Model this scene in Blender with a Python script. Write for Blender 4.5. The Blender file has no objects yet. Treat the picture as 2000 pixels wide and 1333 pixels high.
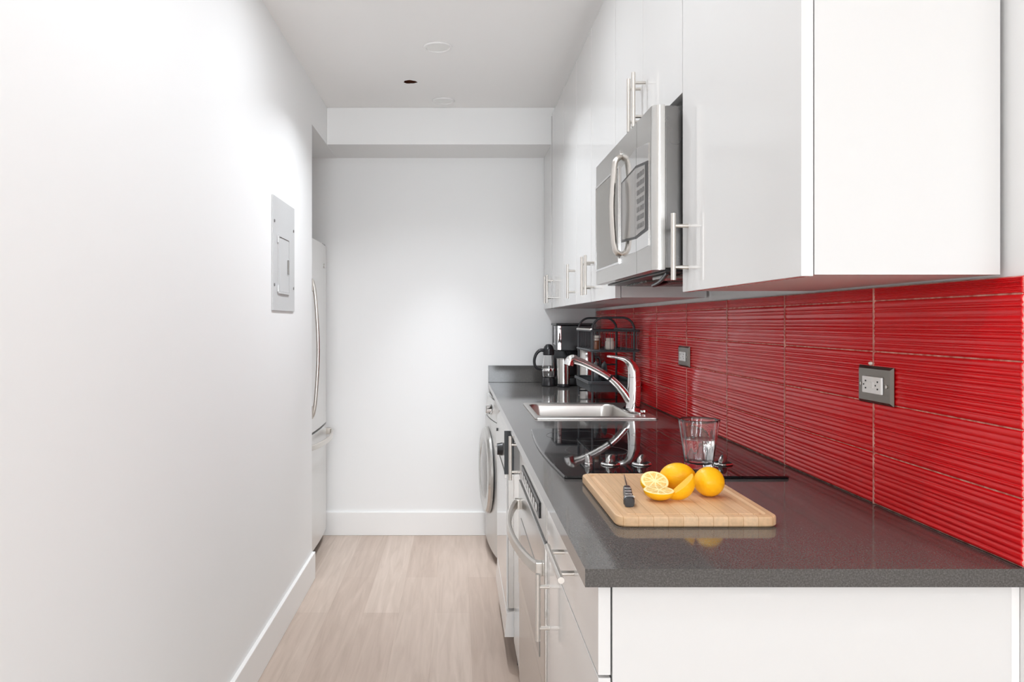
import bpy, bmesh, math, random
from mathutils import Vector, Matrix
random.seed(7)
S = bpy.context.scene
COL = S.collection
PI = math.pi

# ------------------------------------------------------------------ camera
CZ = 1.271                      # eye height
ZC = 0.914                      # worktop height
cam_d = bpy.data.cameras.new('camera'); cam = bpy.data.objects.new('camera', cam_d); COL.objects.link(cam)
cam.location = (0, 0, CZ); cam.rotation_euler = (PI/2, 0, 0)
cam_d.sensor_width = 36; cam_d.lens = 36*1480/2000
cam_d.shift_x = (1000-893)/2000; cam_d.shift_y = -(666.5-630)/2000
cam_d.clip_start = 0.02
S.camera = cam

# ------------------------------------------------------------------ world, window light, exposure
S.view_settings.view_transform = 'Standard'; S.view_settings.look = 'None'
S.view_settings.gamma = 1; S.view_settings.use_curve_mapping = False
S.view_settings.exposure = 0.27
S.cycles.diffuse_bounces = 8; S.cycles.max_bounces = 16; S.cycles.transmission_bounces = 12
S.cycles.sample_clamp_indirect = 6
W = bpy.data.worlds.new('world'); S.world = W; W.use_nodes = True
W.node_tree.nodes['Background'].inputs[0].default_value = (0.93, 0.97, 1.0, 1)
W.node_tree.nodes['Background'].inputs[1].default_value = 1.0

def area(name, loc, rot, sx, sy, power, col=(1, 1, 1)):
    l = bpy.data.lights.new(name, 'AREA'); l.shape = 'RECTANGLE'; l.size = sx; l.size_y = sy
    l.energy = power; l.color = col
    o = bpy.data.objects.new(name, l); COL.objects.link(o); o.location = loc; o.rotation_euler = rot
    return o
# daylight at the big rear window (behind the photographer) and the side window of the living area
area('window_daylight', (0.2, -7.83, 1.4), (PI/2, 0, 0), 1.9, 2.0, 190, (0.91, 0.97, 1.03))
area('window_daylight_side', (2.95, -2.2, 1.45), (0, PI/2, 0), 1.9, 3.4, 18, (0.91, 0.97, 1.03))
# added ceiling fill: at the two unlit fixtures in view, and at unseen spots
FIXTURE_FILL = [(-.084, 3.26, .063), (-.074, 4.05, .060)]  # real fixtures, but switched off; this light is added to lift the far end
EXTRA_FILL = [(-.09, 2.45, .063), (-.09, 1.55, .063), (-.09, .60, .063), (.6, -.6, .063), (.6, -2.6, .063)]  # invented lights out of view, no fixtures there, added to brighten the room
for x, y, r_ in FIXTURE_FILL+EXTRA_FILL:
    l = bpy.data.lights.new('ceiling_fill', 'AREA'); l.shape = 'DISK'; l.size = r_*1.5; l.energy = 2.3 if y > 4 else 8.0 if y > 3 else 5.2 if y > 2 else 4.0; l.color = (.93, .97, 1.02); l.spread = math.radians(54 if y > 4 else 132 if y > 3 else 180)
    o = bpy.data.objects.new('ceiling_fill', l); COL.objects.link(o); o.location = (x, y, 2.457-.012)

# ------------------------------------------------------------------ materials
def mat(name, col, rough=0.5, metal=0.0, spec=0.5, coat=0.0, trans=0.0, ior=1.45, emit=None):
    m = bpy.data.materials.new(name); m.use_nodes = True
    b = m.node_tree.nodes['Principled BSDF']
    b.inputs['Base Color'].default_value = (*col, 1); b.inputs['Roughness'].default_value = rough
    b.inputs['Metallic'].default_value = metal; b.inputs['Specular IOR Level'].default_value = spec
    b.inputs['Coat Weight'].default_value = coat; b.inputs['Coat Roughness'].default_value = 0.04
    b.inputs['Transmission Weight'].default_value = trans; b.inputs['IOR'].default_value = ior
    if emit:
        b.inputs['Emission Color'].default_value = (*emit[0], 1); b.inputs['Emission Strength'].default_value = emit[1]
    return m
def nodes(m): return m.node_tree.nodes, m.node_tree.links, m.node_tree.nodes['Principled BSDF']
def add_noise(m, scale=(1, 1, 1), ns=5.0, c0=None, c1=None, bump=0.0, rough=None, detail=4, lo=.35, hi=.65, dist=0.01):
    N, L, b = nodes(m)
    tc = N.new('ShaderNodeTexCoord'); mp = N.new('ShaderNodeMapping'); mp.inputs['Scale'].default_value = scale
    nz = N.new('ShaderNodeTexNoise'); nz.inputs['Scale'].default_value = ns; nz.inputs['Detail'].default_value = detail
    L.new(tc.outputs['Object'], mp.inputs[0]); L.new(mp.outputs[0], nz.inputs['Vector'])
    if c0:
        r = N.new('ShaderNodeValToRGB'); r.color_ramp.elements[0].position = lo; r.color_ramp.elements[1].position = hi
        r.color_ramp.elements[0].color = (*c0, 1); r.color_ramp.elements[1].color = (*c1, 1)
        L.new(nz.outputs[0], r.inputs[0]); L.new(r.outputs[0], b.inputs['Base Color'])
    if bump:
        bp = N.new('ShaderNodeBump'); bp.inputs['Strength'].default_value = bump; bp.inputs['Distance'].default_value = dist
        L.new(nz.outputs[0], bp.inputs['Height']); L.new(bp.outputs[0], b.inputs['Normal'])
    if rough:
        mr = N.new('ShaderNodeMapRange'); mr.inputs[3].default_value = rough[0]; mr.inputs[4].default_value = rough[1]
        L.new(nz.outputs[0], mr.inputs[0]); L.new(mr.outputs[0], b.inputs['Roughness'])
    return m

M_wall = add_noise(mat('wall_paint', (.86, .862, .858), .75, spec=.25), ns=90, bump=.04, dist=.002)
M_ceil = add_noise(mat('ceiling_paint', (.92, .915, .905), .85, spec=.2), ns=60, bump=.04, dist=.002)
M_trim = mat('trim_paint', (.87, .865, .855), .4, spec=.4)
M_gloss = add_noise(mat('gloss_white_lacquer', (.71, .708, .70), .07, spec=.5), ns=2.2, bump=.015, dist=.01, detail=1)
M_carc = mat('cabinet_board', (.67, .668, .66), .3)
M_dark = mat('shadow_gap', (.02, .02, .02), .6)
M_brush = add_noise(mat('brushed_nickel', (.70, .665, .62), .3, metal=1), scale=(1, 1, 1), ns=300, bump=.02, dist=.001)
M_steel = add_noise(mat('stainless_steel', (.60, .59, .57), .22, metal=1), scale=(60, 1.5, 60), ns=8, rough=(.17, .30))
M_sink = add_noise(mat('sink_steel', (.62, .60, .57), .3, metal=1), scale=(3, 60, 60), ns=8, rough=(.24, .38))
M_chrome = mat('chrome', (.86, .86, .86), .05, metal=1)
M_silver = mat('silver_paint', (.62, .615, .60), .3, metal=.35)
M_fridge = mat('fridge_steel', (.74, .735, .72), .32, metal=.5)
M_black = mat('black_plastic', (.018, .018, .02), .3)
M_blackmatte = mat('black_metal_coating', (.045, .05, .055), .4)
M_glassblack = mat('black_ceramic_glass', (.006, .006, .007), .03, spec=.6)
M_greyglass = mat('grey_glass', (.26, .25, .235), .06, spec=.6)
M_glass = mat('clear_glass', (1, 1, 1), .0, trans=1, ior=1.47)
M_water = mat('water', (1, 1, 1), .0, trans=1, ior=1.33)
M_white_pl = mat('white_plastic', (.85, .85, .83), .3)
M_panel = mat('panel_grey_paint', (.56, .565, .565), .45)
M_grout = add_noise(mat('grout', (.62, .38, .32), .8), ns=60, c0=(.48, .10, .08), c1=(.74, .40, .33))
M_brown = add_noise(mat('raw_hole', (.22, .07, .03), .9), ns=30, c0=(.10, .02, .01), c1=(.35, .13, .07))
M_amber = mat('brown_glaze', (.25, .10, .05), .25)
M_cream = mat('cream_ceramic', (.75, .70, .62), .35)

# red ribbed tile
M_tile = mat('red_glazed_tile', (.66, .004, .012), .09, spec=.5)
N, L, b = nodes(M_tile)
tc = N.new('ShaderNodeTexCoord'); mp = N.new('ShaderNodeMapping'); mp.inputs['Scale'].default_value = (1, 1.2, 14)
nz = N.new('ShaderNodeTexNoise'); nz.inputs['Scale'].default_value = 6; nz.inputs['Detail'].default_value = 3
r = N.new('ShaderNodeValToRGB'); r.color_ramp.elements[0].color = (.60, .002, .006, 1); r.color_ramp.elements[1].color = (.78, .006, .010, 1)
L.new(tc.outputs['Object'], mp.inputs[0]); L.new(mp.outputs[0], nz.inputs['Vector']); L.new(nz.outputs[0], r.inputs[0]); L.new(r.outputs[0], b.inputs['Base Color'])
mp2 = N.new('ShaderNodeMapping'); mp2.inputs['Scale'].default_value = (1, 1, 6)
nz2 = N.new('ShaderNodeTexNoise'); nz2.inputs['Scale'].default_value = 9; nz2.inputs['Detail'].default_value = 2
bp = N.new('ShaderNodeBump'); bp.inputs['Strength'].default_value = .12; bp.inputs['Distance'].default_value = .004
L.new(tc.outputs['Object'], mp2.inputs[0]); L.new(mp2.outputs[0], nz2.inputs['Vector']); L.new(nz2.outputs[0], bp.inputs['Height']); L.new(bp.outputs[0], b.inputs['Normal'])

# quartz worktop
M_quartz = mat('grey_quartz', (.085, .078, .075), .08, spec=.4)
add_noise(M_quartz, ns=420, c0=(.072, .068, .064), c1=(.130, .125, .120), detail=3, lo=.4, hi=.7)
# the same stone, sawn edge
# bamboo board
M_bamboo = mat('bamboo', (.7, .45, .25), .45)
N, L, b = nodes(M_bamboo)
tc = N.new('ShaderNodeTexCoord'); mp = N.new('ShaderNodeMapping'); mp.inputs['Scale'].default_value = (1, 1, 1)
vor = N.new('ShaderNodeTexBrick'); vor.inputs['Color1'].default_value = (.84, .58, .35, 1); vor.inputs['Color2'].default_value = (.77, .50, .28, 1)
vor.inputs['Mortar'].default_value = (.60, .34, .16, 1); vor.inputs['Mortar Size'].default_value = .0006
vor.inputs['Scale'].default_value = 1; vor.inputs['Brick Width'].default_value = .40; vor.inputs['Row Height'].default_value = .026
mp.inputs['Rotation'].default_value = (0, 0, PI/2)
nz = N.new('ShaderNodeTexNoise'); nz.inputs['Scale'].default_value = 12; nz.inputs['Detail'].default_value = 5
mp2 = N.new('ShaderNodeMapping'); mp2.inputs['Scale'].default_value = (14, 1, 14)
mx = N.new('ShaderNodeMixRGB'); mx.blend_type = 'MULTIPLY'; mx.inputs[0].default_value = .35
L.new(tc.outputs['Object'], mp.inputs[0]); L.new(mp.outputs[0], vor.inputs['Vector'])
L.new(tc.outputs['Object'], mp2.inputs[0]); L.new(mp2.outputs[0], nz.inputs['Vector'])
L.new(vor.outputs[0], mx.inputs[1]); L.new(nz.outputs[0], mx.inputs[2]); L.new(mx.outputs[0], b.inputs['Base Color'])

# floor planks
M_floor = mat('oak_planks', (.6, .5, .42), .38, spec=.4)
N, L, b = nodes(M_floor)
tc = N.new('ShaderNodeTexCoord'); mp = N.new('ShaderNodeMapping'); mp.inputs['Rotation'].default_value = (0, 0, PI/2)
br = N.new('ShaderNodeTexBrick'); br.inputs['Scale'].default_value = 1; br.inputs['Brick Width'].default_value = 1.25; br.inputs['Row Height'].default_value = .155
br.offset = .37; br.inputs['Mortar Size'].default_value = .0008; br.inputs['Mortar Smooth'].default_value = .3; br.inputs['Bias'].default_value = 0
br.inputs['Color1'].default_value = (.55, .455, .39, 1); br.inputs['Color2'].default_value = (.47, .375, .315, 1); br.inputs['Mortar'].default_value = (.43, .34, .28, 1)
mp2 = N.new('ShaderNodeMapping'); mp2.inputs['Scale'].default_value = (16, 1.1, 1)
nz = N.new('ShaderNodeTexNoise'); nz.inputs['Scale'].default_value = 2.4; nz.inputs['Detail'].default_value = 7; nz.inputs['Distortion'].default_value = .8
rr = N.new('ShaderNodeValToRGB'); rr.color_ramp.elements[0].position = .3; rr.color_ramp.elements[0].color = (.86, .84, .82, 1); rr.color_ramp.elements[1].position = .7; rr.color_ramp.elements[1].color = (1.06, 1.06, 1.06, 1)
mx = N.new('ShaderNodeMixRGB'); mx.blend_type = 'MULTIPLY'; mx.inputs[0].default_value = 1
L.new(tc.outputs['Object'], mp.inputs[0]); L.new(mp.outputs[0], br.inputs['Vector']); L.new(tc.outputs['Object'], mp2.inputs[0]); L.new(mp2.outputs[0], nz.inputs['Vector'])
L.new(nz.outputs[0], rr.inputs[0]); L.new(br.outputs[0], mx.inputs[1]); L.new(rr.outputs[0], mx.inputs[2]); L.new(mx.outputs[0], b.inputs['Base Color'])

M_rind = add_noise(mat('lemon_rind', (.95, .50, .008), .38, spec=.4), ns=150, bump=.35, dist=.002, detail=2)
M_pith = mat('lemon_pith', (.93, .82, .42), .5)
M_flesh = mat('lemon_flesh', (.86, .60, .16), .22)
N, L, b = nodes(M_flesh)
# radial segments, in the half's own coordinates
tc = N.new('ShaderNodeTexCoord'); gr = N.new('ShaderNodeTexGradient'); gr.gradient_type = 'RADIAL'
mu = N.new('ShaderNodeMath'); mu.operation = 'MULTIPLY'; mu.inputs[1].default_value = 9
fr = N.new('ShaderNodeMath'); fr.operation = 'FRACT'; pg = N.new('ShaderNodeMath'); pg.operation = 'PINGPONG'; pg.inputs[1].default_value = .5
rp = N.new('ShaderNodeValToRGB'); rp.color_ramp.elements[0].color = (.95, .82, .48, 1); rp.color_ramp.elements[0].position = .03; rp.color_ramp.elements[1].position = .10; rp.color_ramp.elements[1].color = (.88, .62, .20, 1)
L.new(tc.outputs['Generated'], gr.inputs[0]); 
mp = N.new('ShaderNodeMapping'); mp.inputs['Location'].default_value = (-.5, -.5, 0); L.new(tc.outputs['Generated'], mp.inputs[0]); L.new(mp.outputs[0], gr.inputs[0])
L.new(gr.outputs['Fac'], mu.inputs[0]); L.new(mu.outputs[0], fr.inputs[0]); L.new(fr.outputs[0], pg.inputs[0]); L.new(pg.outputs[0], rp.inputs[0]); L.new(rp.outputs[0], b.inputs['Base Color'])

# ------------------------------------------------------------------ mesh helpers (world coordinates)
def wloc(o):
    v = Vector((0, 0, 0))
    while o: v += o.location; o = o.parent
    return v
def obj(name, bm, m, parent=None, smooth=False, origin=None):
    me = bpy.data.meshes.new(name)
    base = wloc(parent) if parent else Vector((0, 0, 0))
    if parent is None:
        if origin is None:
            vs = [v.co for v in bm.verts]
            origin = Vector(((min(v.x for v in vs)+max(v.x for v in vs))/2, (min(v.y for v in vs)+max(v.y for v in vs))/2, min(v.z for v in vs)))
        base = Vector(origin)
    bmesh.ops.translate(bm, verts=bm.verts, vec=-base)
    bmesh.ops.recalc_face_normals(bm, faces=bm.faces)
    if smooth:
        for f in bm.faces: f.smooth = True
        if smooth != 'all':
            for e in bm.edges:
                if len(e.link_faces) == 2 and e.calc_face_angle() > math.radians(32): e.smooth = False
    bm.to_mesh(me); bm.free()
    me.materials.append(m)
    o = bpy.data.objects.new(name, me); COL.objects.link(o)
    if smooth:
        wn = o.modifiers.new('WeightedNormal', 'WEIGHTED_NORMAL'); wn.keep_sharp = True; wn.weight = 50
    if parent: o.parent = parent
    else: o.location = base
    return o
def tag(o, label, cat, group=None):
    o['label'] = label; o['category'] = cat
    if group: o['group'] = group
    return o
def thing(name, label, cat, loc, group=None):
    o = bpy.data.objects.new(name, None); COL.objects.link(o); o.location = loc; o.empty_display_size = .05
    return tag(o, label, cat, group)
def struct(name, bm, m, parent=None, smooth=False):
    o = obj(name, bm, m, parent, smooth)
    if not parent: o['kind'] = 'structure'
    return o
def NB(): return bmesh.new()
def box(bm, x0, x1, y0, y1, z0, z1, bev=0, seg=2):
    vs = [bm.verts.new((x, y, z)) for x in (x0, x1) for y in (y0, y1) for z in (z0, z1)]
    fs = []
    for q in ((0, 1, 3, 2), (4, 6, 7, 5), (0, 4, 5, 1), (2, 3, 7, 6), (0, 2, 6, 4), (1, 5, 7, 3)):
        fs.append(bm.faces.new([vs[i] for i in q]))
    if bev:
        es = list({e for f in fs for e in f.edges})
        bmesh.ops.bevel(bm, geom=es, offset=bev, segments=seg, profile=.5, affect='EDGES')
    return bm
def bx(*a, **k): return box(NB(), *a, **k)
def loft(bm, loops, close=True, cap0=False, cap1=False, ring=True):
    L_ = [[bm.verts.new(p) for p in lp] for lp in loops]
    n = len(L_[0])
    for a, b_ in zip(L_, L_[1:]):
        for i in range(n if ring else n-1):
            j = (i+1) % n
            bm.faces.new((a[i], a[j], b_[j], b_[i]))
    if cap0: bm.faces.new(L_[0][::-1])
    if cap1: bm.faces.new(L_[-1])
    return bm
def lathe(bm, cx, cy, prof, n=32, cap0=True, cap1=True, wob=None):
    loops = []
    for (r_, z) in prof:
        lp = []
        for i in range(n):
            a = 2*PI*i/n; k = r_*(1 if not wob else wob(a, z))
            lp.append((cx+k*math.cos(a), cy+k*math.sin(a), z))
        loops.append(lp)
    return loft(bm, loops, cap0=cap0, cap1=cap1)
def cyl(bm, p0, p1, r0, r1=None, n=16, cap=True):
    r1 = r0 if r1 is None else r1
    return sweep(bm, [p0, p1], [r0, r1], n, cap)
def sweep(bm, path, radii, n=14, cap=True, flat=1.0, up=(0, 0, 1)):
    P = [Vector(p) for p in path]
    if not hasattr(radii, '__len__'): radii = [radii]*len(P)
    loops = []; ref = None
    for i, p in enumerate(P):
        t = (P[min(i+1, len(P)-1)]-P[max(i-1, 0)]).normalized()
        if ref is None:
            u = Vector(up)
            if abs(t.dot(u)) > .95: u = Vector((1, 0, 0)) if abs(t.x) < .9 else Vector((0, 1, 0))
            ref = u
        a = (ref - t*ref.dot(t)).normalized(); b_ = t.cross(a); ref = a
        r_ = radii[i]
        loops.append([p + a*(r_*math.cos(2*PI*k/n)) + b_*(r_*flat*math.sin(2*PI*k/n)) for k in range(n)])
    return loft(bm, loops, cap0=cap, cap1=cap)
def spline(pts, n=8):
    P = [Vector(p) for p in pts]; out = []
    for i in range(len(P)-1):
        p0 = P[max(i-1, 0)]; p1 = P[i]; p2 = P[i+1]; p3 = P[min(i+2, len(P)-1)]
        for k in range(n):
            t = k/n
            out.append(.5*((2*p1)+(-p0+p2)*t+(2*p0-5*p1+4*p2-p3)*t*t+(-p0+3*p1-3*p2+p3)*t**3))
    out.append(P[-1]); return out
def slerp(vals, n=8):
    return [v.x for v in spline([(v, 0, 0) for v in vals], n)]
def rrect(x0, x1, y0, y1, r_, z, k=6):
    out = []
    for (cx, cy, a0) in ((x1-r_, y1-r_, 0), (x0+r_, y1-r_, PI/2), (x0+r_, y0+r_, PI), (x1-r_, y0+r_, 1.5*PI)):
        for i in range(k+1):
            a = a0+PI/2*i/k; out.append((cx+r_*math.cos(a), cy+r_*math.sin(a), z))
    return out
def strap(bm, path, th, h):
    """horizontal strap handle: path in XY at const z; rectangular section th x h with softened edges"""
    P = [Vector(p) for p in path]; loops = []
    for i, p in enumerate(P):
        t = (P[min(i+1, len(P)-1)]-P[max(i-1, 0)]).normalized(); nn = Vector((-t.y, t.x, 0)).normalized(); u = Vector((0, 0, 1))
        c = min(th, h)*.3
        loops.append([p+nn*a+u*b_ for a, b_ in ((-th/2+c, -h/2), (th/2-c, -h/2), (th/2, -h/2+c), (th/2, h/2-c), (th/2-c, h/2), (-th/2+c, h/2), (-th/2, h/2-c), (-th/2, -h/2+c))])
    return loft(bm, loops, cap0=True, cap1=True)
def xform(bm, M4):
    bmesh.ops.transform(bm, matrix=M4, verts=bm.verts); return bm

# ------------------------------------------------------------------ the setting
XL, XR = -.718, .827             # aisle wall, tiled wall
YB = 4.526                      # far wall
ZT = 2.457                      # ceiling
YE = 1.096                      # near end of the tiled wall
YN = 3.745                      # left wall ends, fridge nook begins
floor = struct('floor', bx(-1.75, 3.1, -8.0, YB+.1, -.06, 0), M_floor)
# ceiling with the two light cut-outs left closed, and one ragged small hole
def ceiling_mesh():
    bm = NB(); hx, hy, hr = -.232, 3.74, .034
    ring = []; ragged = [hr*(1+.07*math.sin(3*a+1)+.05*math.sin(7*a)) for a in [2*PI*i/24 for i in range(24)]]
    lo = [(hx+ragged[i]*math.cos(2*PI*i/24), hy+.9*ragged[i]*math.sin(2*PI*i/24), ZT) for i in range(24)]
    sq = []
    for i in range(24):
        a = 2*PI*i/24; c, s = math.cos(a), math.sin(a); k = .2/max(abs(c), abs(s)); sq.append((hx+k*c, hy+k*s, ZT))
    loft(bm, [sq, lo, [(x, y, ZT+.003) for x, y, z in lo]])
    def pl(x0, x1, y0, y1):
        bm.faces.new([bm.verts.new(p) for p in ((x0, y0, ZT), (x1, y0, ZT), (x1, y1, ZT), (x0, y1, ZT))])
    pl(-1.75, hx-.2, -8, YB+.1); pl(hx+.2, 3.1, -8, YB+.1); pl(hx-.2, hx+.2, -8, hy-.2); pl(hx-.2, hx+.2, hy+.2, YB+.1)
    box(bm, -1.75, 3.1, -8.0, YB+.1, ZT+.05, ZT+.12)
    return bm
struct('ceiling', ceiling_mesh(), M_ceil)
struct('wall_left', bx(XL-.12, XL, -8.0, YN, 0, ZT), M_wall)
# wall behind fridge nook: side of the nook towards the camera is the left wall's end; nook back at x=-1.55
struct('wall_nook', box(bx(-1.65, -1.55, YN-.12, YB+.1, 0, ZT), -1.55, XL-.12, YN-.12, YN-.02, 0, ZT), M_wall)
struct('wall_back', bx(-1.55, 1.0, YB, YB+.1, 0, ZT), M_wall)
struct('wall_right', bx(XR, XR+.13, YE, YB, 0, ZT), M_wall)
# living area behind the photographer
struct('wall_living', bx(XR+.13, 3.1, YE, YE+.1, 0, ZT), M_wall)
wr = NB()
for a in ((-.85, -.75, 0, ZT), (1.15, 3.1, 0, ZT), (-.75, 1.15, 0, .4), (-.75, 1.15, 2.4, ZT)): box(wr, a[0], a[1], -8.0, -7.9, a[2], a[3])
struct('wall_rear', wr, M_wall)
ws = NB()
for a in ((-7.9, -3.9, 0, ZT), (-.5, YE, 0, ZT), (-3.9, -.5, 0, .5), (-3.9, -.5, 2.4, ZT)): box(ws, 3.0, 3.1, a[0], a[1], a[2], a[3])
struct('wall_side', ws, M_wall)
w1 = NB()
for x in (-.75, .18, 1.11): box(w1, x, x+.04, -7.89, -7.84, .4, 2.4)
box(w1, -.75, 1.15, -7.89, -7.84, .4, .44); box(w1, -.75, 1.15, -7.89, -7.84, 2.36, 2.4)
struct('window_1', w1, M_trim)
w2 = NB()
for y in (-3.9, -2.22, -.54): box(w2, 3.04, 3.09, y, y+.04, .5, 2.4)
box(w2, 3.04, 3.09, -3.9, -.5, .5, .54); box(w2, 3.04, 3.09, -3.9, -.5, 2.36, 2.4)
struct('window_2', w2, M_trim)
# dropped beam along the far wall, and the header over the fridge nook
YS, ZS = 4.18, 2.253
struct('trim_1', bx(XL-.0, .80, YS, YB, ZS, ZT-.001), M_wall)
struct('trim_2', bx(-1.55, XL-.0005, YN, YB, ZS-.002, ZT-.001), M_wall)
def baseboard(bm, axis, a, b_, face, h, th):
    if axis == 'y': box(bm, face, face+th, a, b_, 0, h, bev=.003)
    else: box(bm, a, b_, face-th, face, 0, h, bev=.003)
    return bm
bl = baseboard(NB(), 'y', -7.8, YN+.0, XL, .135, .015)
box(bl, XL-.12, XL+.015, YN, YN+.013, 0, .135, bev=.003)
struct('baseboard_left', bl, M_trim)
struct('baseboard_back', baseboard(NB(), 'x', -1.55, .18, YB, .14, .014), M_trim)

# things let into the ceiling
def recessed(x, y, r_, label):
    t = thing('recessed_light', label, 'ceiling light', (x, y, ZT), 'recessed ceiling lights')
    bm = NB(); prof = [(r_, ZT-.0005), (r_, ZT-.004), (r_*.97, ZT-.007), (r_*.82, ZT-.006), (r_*.78, ZT-.0015)]
    lathe(bm, x, y, prof, 40, cap0=False, cap1=False); obj('trim_ring', bm, M_trim, t, smooth=True)
    bm = NB(); lathe(bm, x, y, [(r_*.79, ZT-.0008), (r_*.79, ZT-.0025), (r_*.4, ZT-.0045), (.002, ZT-.005)], 32, cap0=True, cap1=True)
    obj('diffuser', bm, M_white_pl, t, smooth=True)
recessed(-.084, 3.26, .063, 'white round recessed ceiling light nearer the camera')
recessed(-.074, 4.05, .060, 'white round recessed ceiling light close to the dropped beam')
bm = NB(); lathe(bm, -.232, 3.74, [(.058, ZT+.048), (.058, ZT+.0035)], 20, cap0=True, cap1=False)
tag(obj('junction_box', bm, M_brown), 'rusty brown box inside the small ragged hole in the ceiling', 'junction box')

# ------------------------------------------------------------------ backsplash: ribbed red tiles
def ribs(z0, z1, rng):
    """profile (depth, z) of one tile row"""
    pts = [(.001, z0)]; z = z0+.0015; pts.append((.0055, z))
    n = 10; w = [rng.uniform(.7, 1.35) for _ in range(n)]; k = (z1-z0-.003)/sum(w)
    for wi in w:
        d = rng.uniform(.0012, .0024)
        for q in (.12, .3, .5, .7, .88): pts.append((.0055+d*math.sin(PI*q)**.8, z+wi*k*q))
        z += wi*k; pts.append((.0055-.0002, z))
    pts.append((.001, z1)); return pts
tile = NB(); rng = random.Random(3)
zr = [ZC+.001+.0995*i for i in range(5)]+[CZ+.0685]
rows = [ribs(a+.0003, b_-.0003, rng) for a, b_ in zip(zr, zr[1:])]
ys = [YE+.001]+[1.487+.404*i for i in range(8)]+[YB-.055]
for a, b_ in zip(ys, ys[1:]):
    for pr in rows:
        j = rng.uniform(-.0004, .0004); g = .0019; tz = rng.uniform(-.0006, .0006)
        loops = []
        for y, dd in ((a+g, -.003), (a+g+.001, 0), (b_-g-.001, 0), (b_-g, -.003)):
            loops.append([(XR-.003-max(.0004, d+j+dd), y, z+tz*(y-a)/.4) for d, z in pr])
        loft(tile, loops, ring=False)
bs = thing('tile_backsplash', 'glossy red ribbed tile backsplash along the right wall above the worktop', 'backsplash', (XR-.003, 2.8, ZC))
obj('tiles', tile, M_tile, bs, smooth='all')
gb = bx(XR-.0066, XR-.0005, YE+.004, YB-.054, ZC+.0008, CZ+.068)
for y in ys[1:-1]: box(gb, XR-.0108, XR-.0062, y-.0019, y+.0019, ZC+.001, CZ+.0675)
obj('grout', gb, M_grout, bs)

# ------------------------------------------------------------------ worktop
XF = .185; ZB = ZC-.0265
sx0, sx1, sy0, sy1 = .305, .665, 2.83, 3.262      # bowl cut-out
ct = NB()
for a in ((XF, XR-.001, YE, sy0), (XF, sx0, sy0, sy1), (sx1, XR-.001, sy0, sy1), (XF, XR-.001, sy1, YB-.001)):
    box(ct, a[0], a[1], a[2], a[3], ZB, ZC)
bmesh.ops.remove_doubles(ct, verts=ct.verts, dist=1e-5)
ctop = tag(obj('worktop', ct, M_quartz), 'long polished dark grey stone worktop running along the red tiles', 'worktop')
tag(obj('worktop_upstand', bx(XF, XR-.012, YB-.024, YB-.001, ZC+.0005, ZC+.100, bev=.001), M_quartz), 'low grey stone upstand on the worktop against the far wall', 'upstand')

# ------------------------------------------------------------------ handles
def bar_v(parent, xface, y, zc, length=.15, off=.033, label=None):
    bm = NB(); x = xface-off
    cyl(bm, (x, y, zc-length/2), (x, y, zc+length/2), .0058, n=14)
    for s in (-1, 1): cyl(bm, (xface, y, zc+s*length*.31), (x, y, zc+s*length*.31), .0045, n=10)
    return obj('handle', bm, M_brush, parent, smooth=True)
def bar_h(parent, xface, yc, z, length=.19, off=.028):
    bm = NB(); x = xface-off
    cyl(bm, (x, yc-length/2, z), (x, yc+length/2, z), .0058, n=14)
    for s in (-1, 1): cyl(bm, (xface, yc+s*length*.31, z), (x, yc+s*length*.31, z), .0045, n=10)
    return obj('handle', bm, M_brush, parent, smooth=True)

# ------------------------------------------------------------------ upper cabinets
XD = .518; DT = .0185; ZU = CZ+.0705; ZUT = CZ+1.140
def upper(y0, y1, z0, doors, label, end=False):
    t = thing('wall_cabinet', label, 'cabinet', ((XD+XR)/2, (y0+y1)/2, z0))
    b_ = NB(); box(b_, XD+DT+.0015, XR-.0095, y0, y1, z0+.0015, ZUT)
    obj('body', b_, M_carc, t)
    for (a, c, hy, hz) in doors:
        d = obj('door', bx(XD, XD+DT, a, c, z0-.001, ZUT-.002, bev=.0012), M_gloss, t, smooth=True)
        if hy is not None: bar_v(d, XD, hy, hz)
    return t
hz = CZ+.17
upper(1.141, 1.7425, ZU, [(1.141, 1.7415, 1.70, hz)], 'white glossy wall cabinet nearest the camera, right of the microwave')
upper(1.7455, 2.4815, CZ+.530, [(1.7465, 2.1125, 2.085, CZ+.613), (2.1155, 2.4805, 2.142, CZ+.613)], 'white glossy wall cabinet directly above the microwave')
zu2 = CZ+.080
upper(2.4845, 2.9245, zu2, [(2.4855, 2.9235, 2.87, hz+.01)], 'white glossy wall cabinet just beyond the microwave')
upper(2.9275, 3.2875, zu2, [(2.9285, 3.2865, 2.95, hz+.01)], 'white glossy wall cabinet, second beyond the microwave')
upper(3.2905, 3.6775, zu2, [(3.2915, 3.6765, 3.33, hz+.01)], 'white glossy wall cabinet, third beyond the microwave')
upper(3.6805, 4.175, zu2, [(3.6815, 4.1275, 4.09, hz+.01)], 'white glossy wall cabinet, last but one before the far wall')
t = upper(4.178, 4.520, zu2, [(4.179, 4.519, 4.205, hz+.01)], 'white glossy wall cabinet in the corner against the far wall')
# corner cabinet stands under the dropped beam, so it is cut short
# strip closing the gap to the ceiling, set back
struct('trim_3', bx(XD+.03, XR-.001, 1.141, YS-.001, ZUT+.002, ZT-.001), M_wall)

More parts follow.
